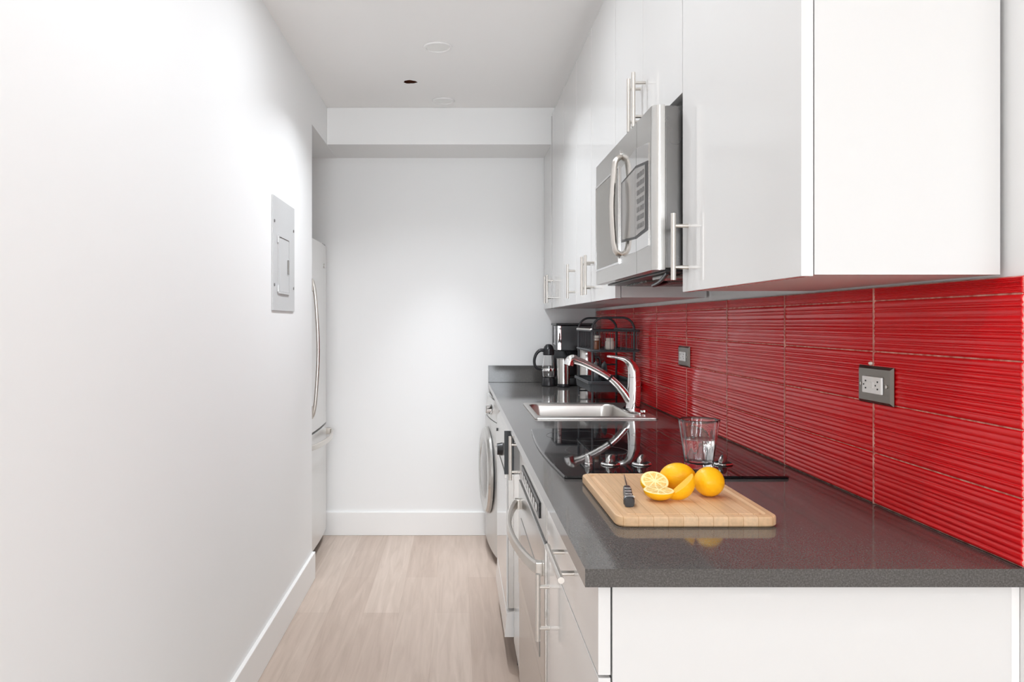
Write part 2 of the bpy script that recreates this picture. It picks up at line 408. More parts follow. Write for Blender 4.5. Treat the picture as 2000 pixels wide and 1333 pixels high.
# ------------------------------------------------------------------ microwave
my0, my1, mz0, mz1, mxf = 1.755, 2.474, CZ+.122, CZ+.505, .453
mw = thing('microwave', 'stainless steel microwave hung between the white wall cabinets over the cooktop', 'microwave', (.64, (my0+my1)/2, mz0))
M_mwside = add_noise(mat('dark_steel_side', (.20, .195, .19), .28, metal=.9), scale=(3, 3, 3), ns=3, rough=(.24, .30))
bm = bx(mxf+.030, XR-.01, my0+.004, my1-.002, mz0+.004, mz1-.001, bev=.002); obj('body', bm, M_mwside, mw, smooth=True)
# door and panel share the front; door = far part
ys_ = 1.912
def front(y0, y1, rnear=False):
    bm = NB(); r_ = .018 if rnear else .002; x0, x1 = mxf, mxf+.0285
    pts = []
    # section in XY, extruded in z
    if rnear:
        for i in range(9):
            a = PI/2*i/8; pts.append((x0+r_-r_*math.cos(a), y0+r_-r_*math.sin(a)))
        pts = pts[::-1]
        sec = [(x1, y0)]+pts+[(x0, y1), (x1, y1)]
    else: sec = [(x1, y0), (x0, y0), (x0, y1-.004), (x0+.004, y1), (x1, y1)]
    loft(bm, [[(x, y, mz0) for x, y in sec], [(x, y, mz1) for x, y in sec]], cap0=True, cap1=True)
    return bm
door = obj('door', front(ys_+.001, my1), M_steel, mw, smooth=True)
pan = obj('control_panel', front(my0, ys_-.001, True), M_steel, mw, smooth=True)
# window in the door
wz0, wz1 = CZ+.170, CZ+.432
obj('window', bx(mxf-.0015, mxf-.0002, 2.125, 2.462, wz0, wz1, bev=.0006), mat('window_mesh_glass', (.20, .19, .17), .22, spec=.35), door)
bm = NB()
for a in ((2.118, 2.1245, wz0-.006, wz1+.006), (2.4625, 2.468, wz0-.006, wz1+.006)): box(bm, mxf-.0025, mxf-.0002, *a)
for a in ((wz0-.006, wz0-.0005), (wz1+.0005, wz1+.006)): box(bm, mxf-.0025, mxf-.0002, 2.1245, 2.4625, *a)
obj('window_frame', bm, M_chrome, door)
# polished plate with dark key pad, half on the door, half on the panel
def plate(y0, y1, z_lo0, z_lo1, z_hi0, z_hi1, x, th):
    bm = NB(); q = [(y0, z_lo0), (y1, z_lo1), (y1, z_hi1), (y0, z_hi0)]
    loft(bm, [[(x, y, z) for y, z in q], [(x-th, y, z) for y, z in q]], cap0=True, cap1=True); return bm
xk = mxf-.0002
obj('polished_plate', plate(ys_+.001, 2.085, CZ+.178, CZ+.182, CZ+.44, CZ+.425, xk, .0012), M_chrome, door)
obj('polished_plate', plate(1.79, ys_-.001, CZ+.182, CZ+.178, CZ+.425, CZ+.44, xk, .0012), M_chrome, pan)
obj('keypad_border', plate(ys_+.001, 2.080, CZ+.211, CZ+.219, CZ+.395, CZ+.383, xk-.0013, .0012), M_black, door)
obj('keypad_border', plate(1.792, ys_-.001, CZ+.219, CZ+.211, CZ+.383, CZ+.395, xk-.0013, .0012), M_black, pan)
obj('keypad_glass', plate(ys_+.001, 2.068, CZ+.217, CZ+.225, CZ+.388, CZ+.378, xk-.0026, .001), M_greyglass, door)
kp = obj('keypad', plate(1.815, ys_-.001, CZ+.225, CZ+.217, CZ+.378, CZ+.388, xk-.0026, .001), M_greyglass, pan)
for i in range(7):
    for k in range(3):
        bm = bx(xk-.0042, xk-.0037, 1.822+.026*k, 1.842+.026*k, CZ+.232+.021*i, CZ+.244+.021*i)
        obj('button', bm, M_mwside, kp)
# bowed handle
hb = NB(); hp = spline([(mxf-.002, 2.088, CZ+.186), (mxf-.018, 2.086, CZ+.200), (mxf-.024, 2.085, CZ+.250), (mxf-.027, 2.084, CZ+.315), (mxf-.024, 2.085, CZ+.385), (mxf-.018, 2.086, CZ+.440), (mxf-.002, 2.088, CZ+.456)], 8)
sweep(hb, hp, .0125, 14, flat=.62, up=(0, 1, 0)); obj('handle', hb, M_brush, door, smooth=True)
bm = NB(); cyl(bm, (mxf-.003, 2.105, CZ+.467), (mxf-.0003, 2.105, CZ+.467), .011, n=24); obj('badge', bm, M_chrome, door, smooth=True)
# underside with filters, light lens and duct lip
bm = bx(mxf+.035, XR-.03, my0+.02, my1-.02, mz0-.004, mz0+.0035); obj('underside', bm, M_black, mw)
for k in range(2):
    bm = NB(); y0 = my0+.05+k*.33
    for i in range(12): box(bm, mxf+.08, XR-.12, y0+i*.022, y0+i*.022+.012, mz0-.009, mz0-.0045)
    obj('grease_filter', bm, M_mwside, mw)
bm = bx(mxf+.05, mxf+.10, my0+.10, my0+.20, mz0-.014, mz0-.0045, bev=.003); obj('lamp_lens', bm, M_greyglass, mw)
# black cable hanging at the open underside
bm = NB(); sweep(bm, spline([(.50, 1.80, mz0-.004), (.51, 1.90, mz0-.018), (.53, 2.05, mz0-.022), (.58, 2.12, mz0-.012), (.62, 2.20, mz0-.004)], 8), .005, 8); obj('cable', bm, M_black, mw, smooth=True)

# ------------------------------------------------------------------ base cabinets
XB = .207
def base_cab(y0, y1, label):
    t = thing('base_cabinet', label, 'cabinet', ((XB+XR)/2, (y0+y1)/2, 0))
    box_ = NB(); box(box_, XB+DT+.0025, XR-.013, y0, y1, .10, ZB-.001); obj('body', box_, M_carc, t)
    obj('toe_kick', bx(.27, XR-.013, y0+.002, y1-.002, 0, .099), M_carc, t)
    return t
t = base_cab(1.113, 1.743, 'white glossy base cabinet at the near end of the worktop')
d = obj('drawer', bx(XB, XB+DT, 1.113, 1.741, .752, ZB-.006, bev=.0012), M_gloss, t, smooth=True); bar_h(d, XB, 1.405, .826, .2)
d = obj('door', bx(XB, XB+DT, 1.113, 1.741, .105, .748, bev=.0012), M_gloss, t, smooth=True); bar_v(d, XB, 1.70, CZ-.640, off=.026)
# filler between end panel and wall corner
obj('end_filler', bx(XR-.0125, XR-.001, 1.1135, 1.16, .0, ZB-.001), M_trim, t)
t = base_cab(2.487, 2.768, 'narrow white glossy base cabinet between oven and dishwasher')
d = obj('door', bx(XB, XB+DT, 2.488, 2.767, .105, ZB-.006, bev=.0012), M_gloss, t, smooth=True); bar_v(d, XB, 2.585, CZ-.464, off=.026)
t = base_cab(3.425, 3.885, 'white glossy base cabinet between dishwasher and washing machine')
obj('door', bx(XB, XB+DT, 3.426, 3.884, .105, ZB-.006, bev=.0012), M_gloss, t, smooth=True)

# ------------------------------------------------------------------ oven
oy0, oy1 = 1.747, 2.484
ov = thing('oven', 'built-in stainless steel oven with curved handle under the cooktop', 'oven', (.5, (oy0+oy1)/2, 0))
obj('body', bx(XB+.024, XR-.02, oy0+.001, oy1-.001, .10, ZB-.0015), M_mwside, ov)
obj('toe_kick', bx(.27, XR-.02, oy0+.002, oy1-.002, 0, .099), M_carc, ov)
obj('top_filler', bx(XB, XB+.020, oy0, oy1, .848, ZB-.004, bev=.001), M_gloss, ov, smooth=True)
cp = obj('control_panel', bx(XB-.002, XB+.022, oy0, oy1, .765, .845, bev=.002), M_steel, ov, smooth=True)
dsp = obj('display', bx(XB-.006, XB-.0022, oy0+.12, oy1-.12, .787, .826, bev=.001), M_black, cp)
for i in range(8): obj('button', bx(XB-.009, XB-.0062, oy0+.15+i*.055, oy0+.18+i*.055, .797, .815, bev=.001), M_steel, dsp)
dr = obj('door', bx(XB-.006, XB+.022, oy0+.001, oy1-.001, .420, .756, bev=.003), M_steel, ov, smooth=True)
obj('door_glass', bx(XB-.0075, XB-.0062, oy0+.10, oy1-.10, .455, .655), M_greyglass, dr)
obj('door_seal', bx(XB, XB+.020, oy0+.004, oy1-.004, .7565, .7645), M_black, ov)
obj('lower_drawer', bx(XB-.004, XB+.022, oy0+.001, oy1-.001, .105, .412, bev=.003), M_steel, ov, smooth=True)
hzv = CZ-.583; c = (oy0+oy1)/2
path = [(XB-.006-.012, 1.795, hzv)]
path = []
for i in range(25):
    u = i/24; y = 1.792+u*(2.440-1.792); path.append((XB-.014-.046*math.sin(PI*u)**.75, y, hzv))
bm = NB(); strap(bm, path, .013, .030)
for y in (1.797, 2.435): box(bm, XB-.022, XB-.0055, y-.012, y+.012, hzv-.016, hzv+.016, bev=.002)
obj('handle', bm, M_brush, dr, smooth=True)

# ------------------------------------------------------------------ dishwasher
dx = .178; dy0, dy1 = 2.772, 3.42
dw = thing('dishwasher', 'white dishwasher with steel control strip and black knob', 'dishwasher', (.5, (dy0+dy1)/2, 0))
obj('body', bx(XB+.02, XR-.02, dy0+.001, dy1-.001, .02, .735), M_dark, dw)
obj('front_rail', bx(XB+.02, .280, dy0+.001, dy1-.001, .7355, ZB-.0015), M_dark, dw)
bm = bx(dx+.002, dx+.008, dy0, dy1, .222, .716, bev=.002); dwd = obj('door', bm, M_gloss, dw, smooth=True)
obj('door_edge', bx(dx+.0085, XB+.018, dy0+.001, dy1-.001, .224, .714), M_steel, dwd)
# sloping control strip
bm = NB(); sec = [(XB+.018, .72), (dx, .72), (dx-.004, .745), (dx+.004, .855), (dx+.016, .870), (XB+.018, .870)]
loft(bm, [[(x, dy0, z) for x, z in sec], [(x, dy1, z) for x, z in sec]], cap0=True, cap1=True)
cs = obj('control_panel', bm, M_steel, dw, smooth=True)
obj('end_cap', bx(dx-.006, XB+.017, dy0-.0025, dy0-.0003, .715, .874, bev=.001), M_blackmatte, dw)
bm = NB(); cyl(bm, (dx-.022, 2.965, .775), (dx-.0015, 2.965, .775), .022, .026, n=28); obj('knob', bm, M_black, cs, smooth=True)
bm = NB(); cyl(bm, (dx-.006, 3.33, .80), (dx+.001, 3.33, .80), .007, n=16); obj('button', bm, M_black, cs, smooth=True)
bm = bx(dx-.004, dx+.0035, dy0+.003, dy1-.003, .700, .714, bev=.001); obj('handle_lip', bm, M_steel, dw)
bm = NB(); sec = [(XB+.018, .118), (dx-.004, .118), (dx+.003, .205), (XB+.018, .218)]
loft(bm, [[(x, dy0+.002, z) for x, z in sec], [(x, dy1-.002, z) for x, z in sec]], cap0=True, cap1=True); obj('kick_plate', bm, M_gloss, dw)
for y in (dy0+.04, dy1-.04):
    bm = NB(); cyl(bm, (XB+.03, y, 0), (XB+.03, y, .02), .015, n=14); obj('foot', bm, M_black, dw)

# ------------------------------------------------------------------ washing machine (turned slightly)
A = Vector((.196, 3.895, 0)); B = Vector((.152, 4.465, 0)); ud = (B-A).normalized(); nd = Vector((-ud.y, ud.x, 0))
def wm(bm):   # local: u along the front, v outward, z
    M4 = Matrix(((ud.x, nd.x, 0, A.x), (ud.y, nd.y, 0, A.y), (0, 0, 1, 0), (0, 0, 0, 1))); return xform(bm, M4)
FW = (B-A).length
wt = thing('washing_machine', 'silver front-loading washing machine at the far end under the worktop', 'washing machine', (.45, 4.2, 0))
obj('body', wm(bx(0, FW, -.54, -.022, .035, .86, bev=.008)), M_silver, wt, smooth=True)
fp = NB(); sec = []
for i in range(13):
    u = FW*i/12; sec.append((u, -.02+.022*math.sin(PI*i/12)**.5))
sec2 = sec+[(FW, -.0215), (0, -.0215)]
loft(fp, [[(u, v, .05) for u, v in sec2], [(u, v, .745) for u, v in sec2]], cap0=True, cap1=True)
fpo = obj('front_panel', wm(fp), M_silver, wt, smooth=True)
fp = NB(); loft(fp, [[(u, v-.002, .75) for u, v in sec2], [(u, v-.010, .855) for u, v in sec2]], cap0=True, cap1=True)
cpn = obj('control_panel', wm(fp), M_silver, wt, smooth=True)
def disc(u, z, prof, n=40):
    bm = NB(); loops = []
    for r_, v in prof: loops.append([(u+r_*math.cos(2*PI*i/n), v, z+r_*math.sin(2*PI*i/n)) for i in range(n)])
    loft(bm, loops, cap0=True, cap1=True); return wm(bm)
dd = obj('door', disc(FW/2, .46, [(.235, .0035), (.235, .016), (.225, .028), (.205, .034), (.175, .030), (.165, .020)]), M_steel, wt, smooth=True)
obj('door_glass', disc(FW/2, .46, [(.164, .0205), (.15, .029), (.10, .036), (.02, .038)]), M_greyglass, dd, smooth=True)
obj('knob', disc(.20, .80, [(.028, -.004), (.027, .024), (.022, .029)], 28), M_chrome, cpn, smooth=True)
for (u, v) in ((.05, -.06), (FW-.05, -.06), (.05, -.50), (FW-.05, -.50)):
    bm = NB(); lathe(bm, 0, 0, [(.022, 0), (.022, .012), (.012, .015), (.012, .034)], 14); xform(bm, Matrix.Translation((u, v, 0))); obj('foot', wm(bm), M_black, wt)

# ------------------------------------------------------------------ refrigerator
fx = -.755; fy0, fy1 = 3.775, 4.475
fr_ = thing('refrigerator', 'pale steel bottom-freezer refrigerator in the nook at the end of the left wall', 'refrigerator', (-1.1, (fy0+fy1)/2, 0))
obj('body', bx(-1.48, fx-.062, fy0, fy1, .03, 1.700, bev=.004), M_fridge, fr_, smooth=True)
def fdoor(z0, z1):
    bm = NB(); sec = []
    for i in range(17):
        u = i/16; sec.append((fx-.022+.022*math.sin(PI*u)**.45, fy0+(fy1-fy0)*u))
    sec = sec+[(fx-.060, fy1), (fx-.060, fy0)]
    loft(bm, [[(x, y, z0) for x, y in sec], [(x, y, z1) for x, y in sec]], cap0=True, cap1=True); return bm
ud_ = obj('door', fdoor(.693, 1.712), M_fridge, fr_, smooth=True)
ld_ = obj('freezer_drawer', fdoor(.07, .680), M_fridge, fr_, smooth=True)
obj('gap_gasket', bx(fx-.058, fx-.03, fy0+.01, fy1-.01, .6805, .6925), M_black, fr_)
obj('hinge_cover', bx(fx-.075, fx-.022, fy1-.10, fy1-.012, 1.7125, 1.727, bev=.003), M_black, fr_)
obj('base_grille', bx(fx-.060, fx-.035, fy0+.02, fy1-.02, .012, .066), M_black, fr_)
hy = 3.865
pts = [(fx-.006, hy, CZ+.215), (fx+.018, hy, CZ+.205), (fx+.034, hy, CZ+.10), (fx+.046, hy, CZ-.14), (fx+.034, hy, CZ-.38), (fx+.018, hy, CZ-.475), (fx-.006, hy, CZ-.485)]
bm = NB(); sweep(bm, spline(pts, 8), .0085, 12, flat=1.1, up=(1, 0, 0))
for z in (CZ+.19, CZ-.46): box(bm, fx-.008, fx+.022, hy-.011, hy+.011, z-.032, z+.032, bev=.003)
obj('handle', bm, M_brush, ud_, smooth=True)
path = []
for i in range(21):
    u = i/20; path.append((fx+.012+.044*math.sin(PI*u)**.7, 3.80+u*.64, CZ-.635))
bm = NB(); strap(bm, path, .014, .030)
for y in (3.806, 4.434): box(bm, fx-.018, fx+.018, y-.014, y+.014, CZ-.653, CZ-.617, bev=.003)
obj('handle', bm, M_brush, ld_, smooth=True)
bm = NB(); cyl(bm, (fx-.004, 4.30, CZ+.32), (fx+.0025, 4.30, CZ+.32), .013, n=22); obj('badge', bm, M_steel, ud_, smooth=True)
for (x, y) in ((fx-.07, fy0+.05), (fx-.07, fy1-.05), (-1.4, fy0+.05), (-1.4, fy1-.05)):
    bm = NB(); cyl(bm, (x, y, 0), (x, y, .03), .02, n=14); obj('foot', bm, M_black, fr_)

# ------------------------------------------------------------------ electrical panel on the left wall
ep = thing('breaker_panel', 'grey metal electrical breaker panel on the left wall', 'electrical panel', (XL, 3.125, CZ+.046))
bm = NB(); Y0, Y1, Z0, Z1 = 2.93, 3.315, CZ+.047, CZ+.496; ia, ib, iz0, iz1 = 3.005, 3.20, CZ+.115, CZ+.350
for a in ((Y0, ia, Z0, Z1), (ib, Y1, Z0, Z1), (ia, ib, Z0, iz0), (ia, ib, iz1, Z1)): box(bm, XL+.0005, XL+.006, *a)
bmesh.ops.remove_doubles(bm, verts=bm.verts, dist=1e-5)
obj('cover_plate', bm, M_panel, ep)
bm = NB()
box(bm, XL+.0005, XL+.012, ia, ia+.008, iz0, iz1); box(bm, XL+.0005, XL+.012, ib-.008, ib, iz0, iz1); box(bm, XL+.0005, XL+.012, ia+.008, ib-.008, iz0, iz0+.008); box(bm, XL+.0005, XL+.012, ia+.008, ib-.008, iz1-.008, iz1)
obj('door_frame', bm, M_panel, ep)
pd = obj('door', bx(XL+.001, XL+.009, ia+.009, ib-.009, iz0+.009, iz1-.009, bev=.001), M_panel, ep)
obj('latch', bx(XL+.0095, XL+.014, ib-.035, ib-.022, CZ+.20, CZ+.26, bev=.001), M_greyglass, pd)
for y in (ia-.004,):
    for z in (iz0+.02, iz1-.02): obj('hinge', bx(XL+.0065, XL+.011, y-.006, y+.003, z-.014, z+.014, bev=.001), M_chrome, ep)
for y in (Y0+.02, Y1-.02):
    for z in (Z0+.10, Z1-.10):
        bm = NB(); cyl(bm, (XL+.0058, y, z), (XL+.0085, y, z), .006, n=14); obj('screw', bm, M_mwside, ep)

# ------------------------------------------------------------------ wall sockets in the tiles
M_plate = add_noise(mat('aged_steel_plate', (.25, .225, .20), .3, metal=1), scale=(10, 1, 80), ns=10, rough=(.22, .4))
def outlet(y0, y1, label):
    z0, z1 = CZ-.1585, CZ-.0855; xf = XR-.012; yc = (y0+y1)/2; zc = (z0+z1)/2
    t = thing('wall_outlet', label, 'electrical outlet', (xf, yc, z0), 'steel-plated wall outlets in the red tiles')
    bm = NB(); bv = .0055
    q0 = [(y0, z0), (y1, z0), (y1, z1), (y0, z1)]; q1 = [(y0+bv, z0+bv), (y1-bv, z0+bv), (y1-bv, z1-bv), (y0+bv, z1-bv)]
    loft(bm, [[(xf, y, z) for y, z in q0], [(xf-.001, y, z) for y, z in q0], [(xf-.0055, y, z) for y, z in q1]], cap0=True, cap1=True)
    obj('cover_plate', bm, M_plate, t)
    s = obj('socket', bx(xf-.0105, xf-.0057, yc-.034, yc+.034, zc-.0165, zc+.0165, bev=.0015), M_white_pl, t, smooth=True)
    for c_ in (-.021, .021):
        for dz in (-.007, .007): obj('slot', bx( xf-.0110, xf-.0104, yc+c_-.003, yc+c_+.001, zc+dz-.0012, zc+dz+.0018), M_dark, s)
        bm = NB(); cyl(bm, (xf-.0110, yc+c_*1.0+.006, zc), (xf-.0104, yc+c_+.006, zc), .0018, n=8); obj('ground_hole', bm, M_dark, s)
    bm = NB(); box(bm, xf-.0115, xf-.0103, yc-.007, yc-.001, zc-.006, zc+.006, bev=.0004); obj('test_button', bm, M_white_pl, s)
    bm = NB(); box(bm, xf-.0115, xf-.0103, yc+.001, yc+.007, zc-.006, zc+.006, bev=.0004); obj('reset_button', bm, M_white_pl, s)
    for c_ in (-.045, .045):
        bm = NB(); cyl(bm, (xf-.0072, yc+c_, zc), (xf-.0054, yc+c_, zc), .0032, n=12); obj('screw', bm, M_brush, t)
outlet(1.4125, 1.5330, 'wall outlet with steel cover plate nearer the camera, right part of the red tiles')
outlet(2.652, 2.779, 'wall outlet with steel cover plate farther off, between faucet and cooktop glass')
# lump of plaster left over the near outlet
bm = NB(); lathe(bm, XR-.010, 1.495, [(.003, CZ-.0845), (.0055, CZ-.082), (.005, CZ-.079), (.001, CZ-.077)], 10)
tag(obj('plaster_lump', bm, M_cream, smooth=True), 'tiny white lump of plaster on top edge of the nearer outlet plate', 'plaster')

# ------------------------------------------------------------------ cooktop
ck = thing('cooktop', 'black glass electric cooktop set on the grey worktop', 'cooktop', (.5, 2.12, ZC))
def cook_loop(grow, z):
    pts = []; y0, y1 = 1.728, 2.50
    for i in range(17):
        u = i/16; y = y1+(y0-y1)*u; pts.append((.244-.016*math.sin(PI*u)-grow, y+(-grow if u == 1 else grow if u == 0 else 0), z))
    pts.append((.250, y0-.004-grow, z)); pts.append((.752, y0-.004-grow, z)); pts.append((.757+grow, y0+.002, z)); pts.append((.757+grow, y1, z)); pts.append((.752, y1+.003+grow, z)); pts.append((.249, y1+.003+grow, z))
    return pts
bm = NB(); loft(bm, [cook_loop(0, ZC+.0006), cook_loop(.0005, ZC+.003), cook_loop(-.002, ZC+.0065)], cap0=True, cap1=True)
obj('glass_top', bm, M_glassblack, ck)
M_ring = mat('printed_ring', (.07, .07, .07), .2)
zt = ZC+.0066
for (x, y, r_) in ((.38, 2.07, .085), (.62, 2.07, .10), (.38, 2.34, .105), (.62, 2.34, .08)):
    bm = NB(); lathe(bm, x, y, [(r_, zt), (r_, zt+.0002), (r_-.002, zt+.0002), (r_-.002, zt)], 64, cap0=False, cap1=False)
    obj('burner_ring', bm, M_ring, ck)
M_kn = mat('satin_knob', (.42, .42, .41), .25, metal=.9)
for (x, ang, k_) in ((.324, 20, .45), (.378, -38, 1.12), (.455, -38, 1.12), (.655, -38, 1.12)):
    y = 1.868; bm = NB(); lathe(bm, x, y, [(.0205*k_, zt+.0004), (.0205*k_, zt+.002), (.018*k_, zt+.005), (.0165*k_, zt+.0055), (.016*k_, zt+.0035), (.004*k_, zt+.0035)], 32, cap0=True, cap1=True)
    kb = obj('knob', bm, M_black, ck, smooth=True)
    bm = NB(); lathe(bm, x, y, [(.0207*k_, zt+.0003), (.0212*k_, zt+.0015), (.0207*k_, zt+.003), (.019*k_, zt+.0048), (.0184*k_, zt+.0040)], 32, cap0=False, cap1=False); obj('skirt_ring', bm, M_chrome, kb, smooth=True)
    # grip: tall rounded fin
    g2 = NB(); sec = []
    for (yy, hh, w) in ((-.018, .004, .005), (-.013, .013, .0072), (-.005, .018, .008), (.003, .0205, .008), (.011, .019, .0072), (.016, .004, .005)):
        lp = []
        for k in range(9):
            a = PI*k/8; lp.append((w*math.cos(a), yy, .0045+hh*math.sin(a)**.5 if math.sin(a) > 0 else .0045))
        sec.append(lp)
    loft(g2, sec, cap0=True, cap1=True)
    xform(g2, Matrix.Translation((x, y, zt-.0005)) @ Matrix.Rotation(math.radians(ang), 4, 'Z') @ Matrix.Scale(.55 if k_ < 1 else 1, 4, (0, 1, 0))); obj('grip', g2, M_kn, kb, smooth=True)

# ------------------------------------------------------------------ sink
sk = thing('sink', 'stainless steel drop-in sink in the worktop beyond the cooktop', 'sink', (.48, 3.04, ZC-.17))
zr_ = ZC+.0008
loops = [rrect(.286, .742, 2.785, 3.302, .012, zr_), rrect(.2862, .7418, 2.7852, 3.3018, .012, zr_+.004), rrect(.291, .737, 2.790, 3.297, .012, zr_+.0065),
         rrect(.306, .664, 2.835, 3.258, .04, zr_+.0045), rrect(.311, .659, 2.840, 3.253, .042, zr_-.006), rrect(.318, .652, 2.848, 3.245, .05, zr_-.14),
         rrect(.335, .635, 2.865, 3.228, .05, zr_-.163), rrect(.45, .52, 3.00, 3.09, .03, zr_-.170)]
bm = NB(); loft(bm, loops, cap1=True)
obj('bowl', bm, M_sink, sk, smooth=True)
bm = NB(); lathe(bm, .485, 3.045, [(.040, zr_-.1695), (.040, zr_-.167), (.028, zr_-.1665), (.026, zr_-.169)], 28); obj('drain', bm, M_chrome, sk, smooth=True)

# ------------------------------------------------------------------ faucet
fy = 3.0; fz = ZC+.0078
fc = thing('faucet', 'chrome single-lever pull-out kitchen faucet on the sink deck', 'faucet', (.697, fy, fz))
bm = NB(); lp = []
def oval(cx, cy, rx, ry, z, n=32): return [(cx+rx*math.cos(2*PI*i/n), cy+ry*math.sin(2*PI*i/n), z) for i in range(n)]
loft(bm, [oval(.699, fy, .038, .11, fz-.0007), oval(.699, fy, .038, .11, fz+.003), oval(.699, fy, .034, .105, fz+.006), oval(.699, fy, .026, .04, fz+.008)], cap0=True, cap1=True)
obj('base_plate', bm, M_chrome, fc, smooth=True)
bp_ = [(.694, fy, fz+.006), (.697, fy, fz+.03), (.700, fy, fz+.08), (.700, fy, fz+.132)]
bm = NB(); sweep(bm, spline(bp_, 8), slerp([.0265, .0265, .026, .0240], 8), 28, up=(0, 1, 0)); obj('body', bm, M_chrome, fc, smooth=True)
lv = [(.700, fy, fz+.1335), (.698, fy, fz+.158), (.687, fy, fz+.184), (.664, fy, fz+.202), (.636, fy, fz+.210), (.606, fy, fz+.214), (.594, fy, fz+.215)]
bm = NB(); sweep(bm, spline(lv, 8), slerp([.0240, .0225, .0170, .0105, .0070, .0058, .0040], 8), 24, flat=1.0, up=(0, 1, 0)); obj('lever', bm, M_chrome, fc, smooth=True)
s1 = [(.700, fy, fz+.018), (.682, fy, fz+.040), (.662, fy, fz+.070), (.634, fy, fz+.103), (.608, fy, fz+.127)]
bm = NB(); sweep(bm, spline(s1, 8), slerp([.016, .0175, .0160, .0142, .0132], 8), 22, up=(0, 1, 0)); obj('spout', bm, M_chrome, fc, smooth=True)
bm = NB(); cyl(bm, (.6078, fy, fz+.1272), (.6015, fy, fz+.1322), .0140, n=22); obj('collar', bm, M_black, fc, smooth=True)
s2 = [(.6010, fy, fz+.1326), (.574, fy, fz+.150), (.536, fy, fz+.171), (.495, fy, fz+.190), (.466, fy, fz+.200)]
bm = NB(); sweep(bm, spline(s2, 8), slerp([.0128, .0135, .0140, .0150, .0165], 8), 22, up=(0, 1, 0)); sh = obj('spray_head', bm, M_chrome, fc, smooth=True)
bm = NB(); sweep(bm, spline([(.470, fy, fz+.203), (.456, fy, fz+.204), (.446, fy, fz+.196), (.441, fy, fz+.180)], 6), slerp([.0163, .0175, .0185, .0190], 6), 22, up=(0, 1, 0)); obj('nozzle', bm, M_chrome, sh, smooth=True)
bm = NB(); cyl(bm, (.7195, fy-.085, fz+.004), (.7195, fy-.085, fz+.012), .014, n=20); obj('hole_cap', bm, M_chrome, fc, smooth=True)

# ------------------------------------------------------------------ dish rack (two tiers, black tube)
rx0, rx1, ry0, ry1 = .597, .781, 3.345, 3.72; zc_ = ZC+.001
rk = thing('dish_rack', 'black two-tier metal rack with arched frames behind the sink', 'rack', ((rx0+rx1)/2, (ry0+ry1)/2, zc_))
def arch(y):
    r_ = .052; top = ZC+.378; pts = [(rx0, y, zc_+.001), (rx0, y, top-r_)]
    for i in range(1, 9): a = PI-PI/2*i/8; pts.append((rx0+r_+r_*math.cos(a), y, top-r_+r_*math.sin(a)))
    for i in range(0, 9): a = PI/2-PI/2*i/8; pts.append((rx1-r_+r_*math.cos(a), y, top-r_+r_*math.sin(a)))
    pts.append((rx1, y, zc_+.001)); bm = NB(); sweep(bm, pts, .0052, 10, up=(0, 1, 0)); return bm
for y in (ry0, ry1): obj('frame', arch(y), M_blackmatte, rk, smooth=True)
def basket(name, x0, x1, y0, y1, z, h, wires=True):
    bm = NB(); 
    for zz in (z, z+h):
        rr_ = .0045
        P = rrect(x0, x1, y0, y1, .012, zz, 3); P.append(P[0]); sweep(bm, P, rr_, 8, cap=False)
    o = obj(name, bm, M_blackmatte, rk, smooth=True)
    if wires:
        bm = NB()
        for i in range(9):
            x = x0+.012+(x1-x0-.024)*i/8
            sweep(bm, [(x, y0, z+h), (x, y0, z), (x, y1, z), (x, y1, z+h)], .0015, 6)
        for i in range(9):
            y = y0+.02+(y1-y0-.04)*i/8
            sweep(bm, [(x0, y, z+h), (x0, y, z), (x1, y, z), (x1, y, z+h)], .0015, 6)
        obj('wire_grid', bm, M_blackmatte, o)
    return o
up_ = basket('upper_basket', .590, .802, 3.33, 3.735, ZC+.232, .088)
bm = bx(.593, .799, 3.335, 3.730, ZC+.225, ZC+.2275); obj('drip_floor', bm, M_blackmatte, up_)
lo_ = basket('lower_basket', .580, .800, 3.33, 3.735, ZC+.087, .006, False)
bm = NB(); loft(bm, [rrect(.583, .797, 3.333, 3.732, .014, ZC+.088), rrect(.586, .794, 3.336, 3.729, .014, ZC+.050), rrect(.589, .791, 3.339, 3.726, .014, ZC+.052), rrect(.588, .792, 3.338, 3.727, .014, ZC+.086)], cap0=False)
bm.faces.new([v for v in list(bm.verts)[28:56]])
obj('drip_tray', bm, M_blackmatte, lo_)
for (z, x) in ((ZC+.325, rx0), (ZC+.325, rx1)):
    bm = NB(); cyl(bm, (x-.006, ry0-.004, z), (x-.006, ry1+.004, z), .0055, n=10); obj('side_rail', bm, M_brush if x == rx0 else M_blackmatte, rk, smooth=True)
for z in (ZC+.15, ZC+.022):
    bm = NB(); cyl(bm, (rx0, ry1, z), (rx1, ry1, z), .0038, n=8); obj('cross_rail', bm, M_blackmatte, rk, smooth=True)
# two dark plates standing in the lower basket
for i, (x, lab) in enumerate(((.632, 'dark plate standing on edge in the lower rack tier, left one'), (.672, 'dark plate standing on edge in the lower rack tier, right one'))):
    bm = NB(); n = 40; loops = []
    for r_, v in ((.0, 0), (.035, 0), (.052, .004), (.060, .010), (.0612, .009), (.053, .0015), (.035, -.003), (.0, -.003)):
        loops.append([(x+v, 3.50+max(r_, .0005)*math.cos(2*PI*k/n), ZC+.1165+max(r_, .0005)*math.sin(2*PI*k/n)) for k in range(n)])
    loft(bm, loops, cap0=True, cap1=True); tag(obj('plate', bm, M_blackmatte, smooth=True), lab, 'plate', 'dark plates in the rack')
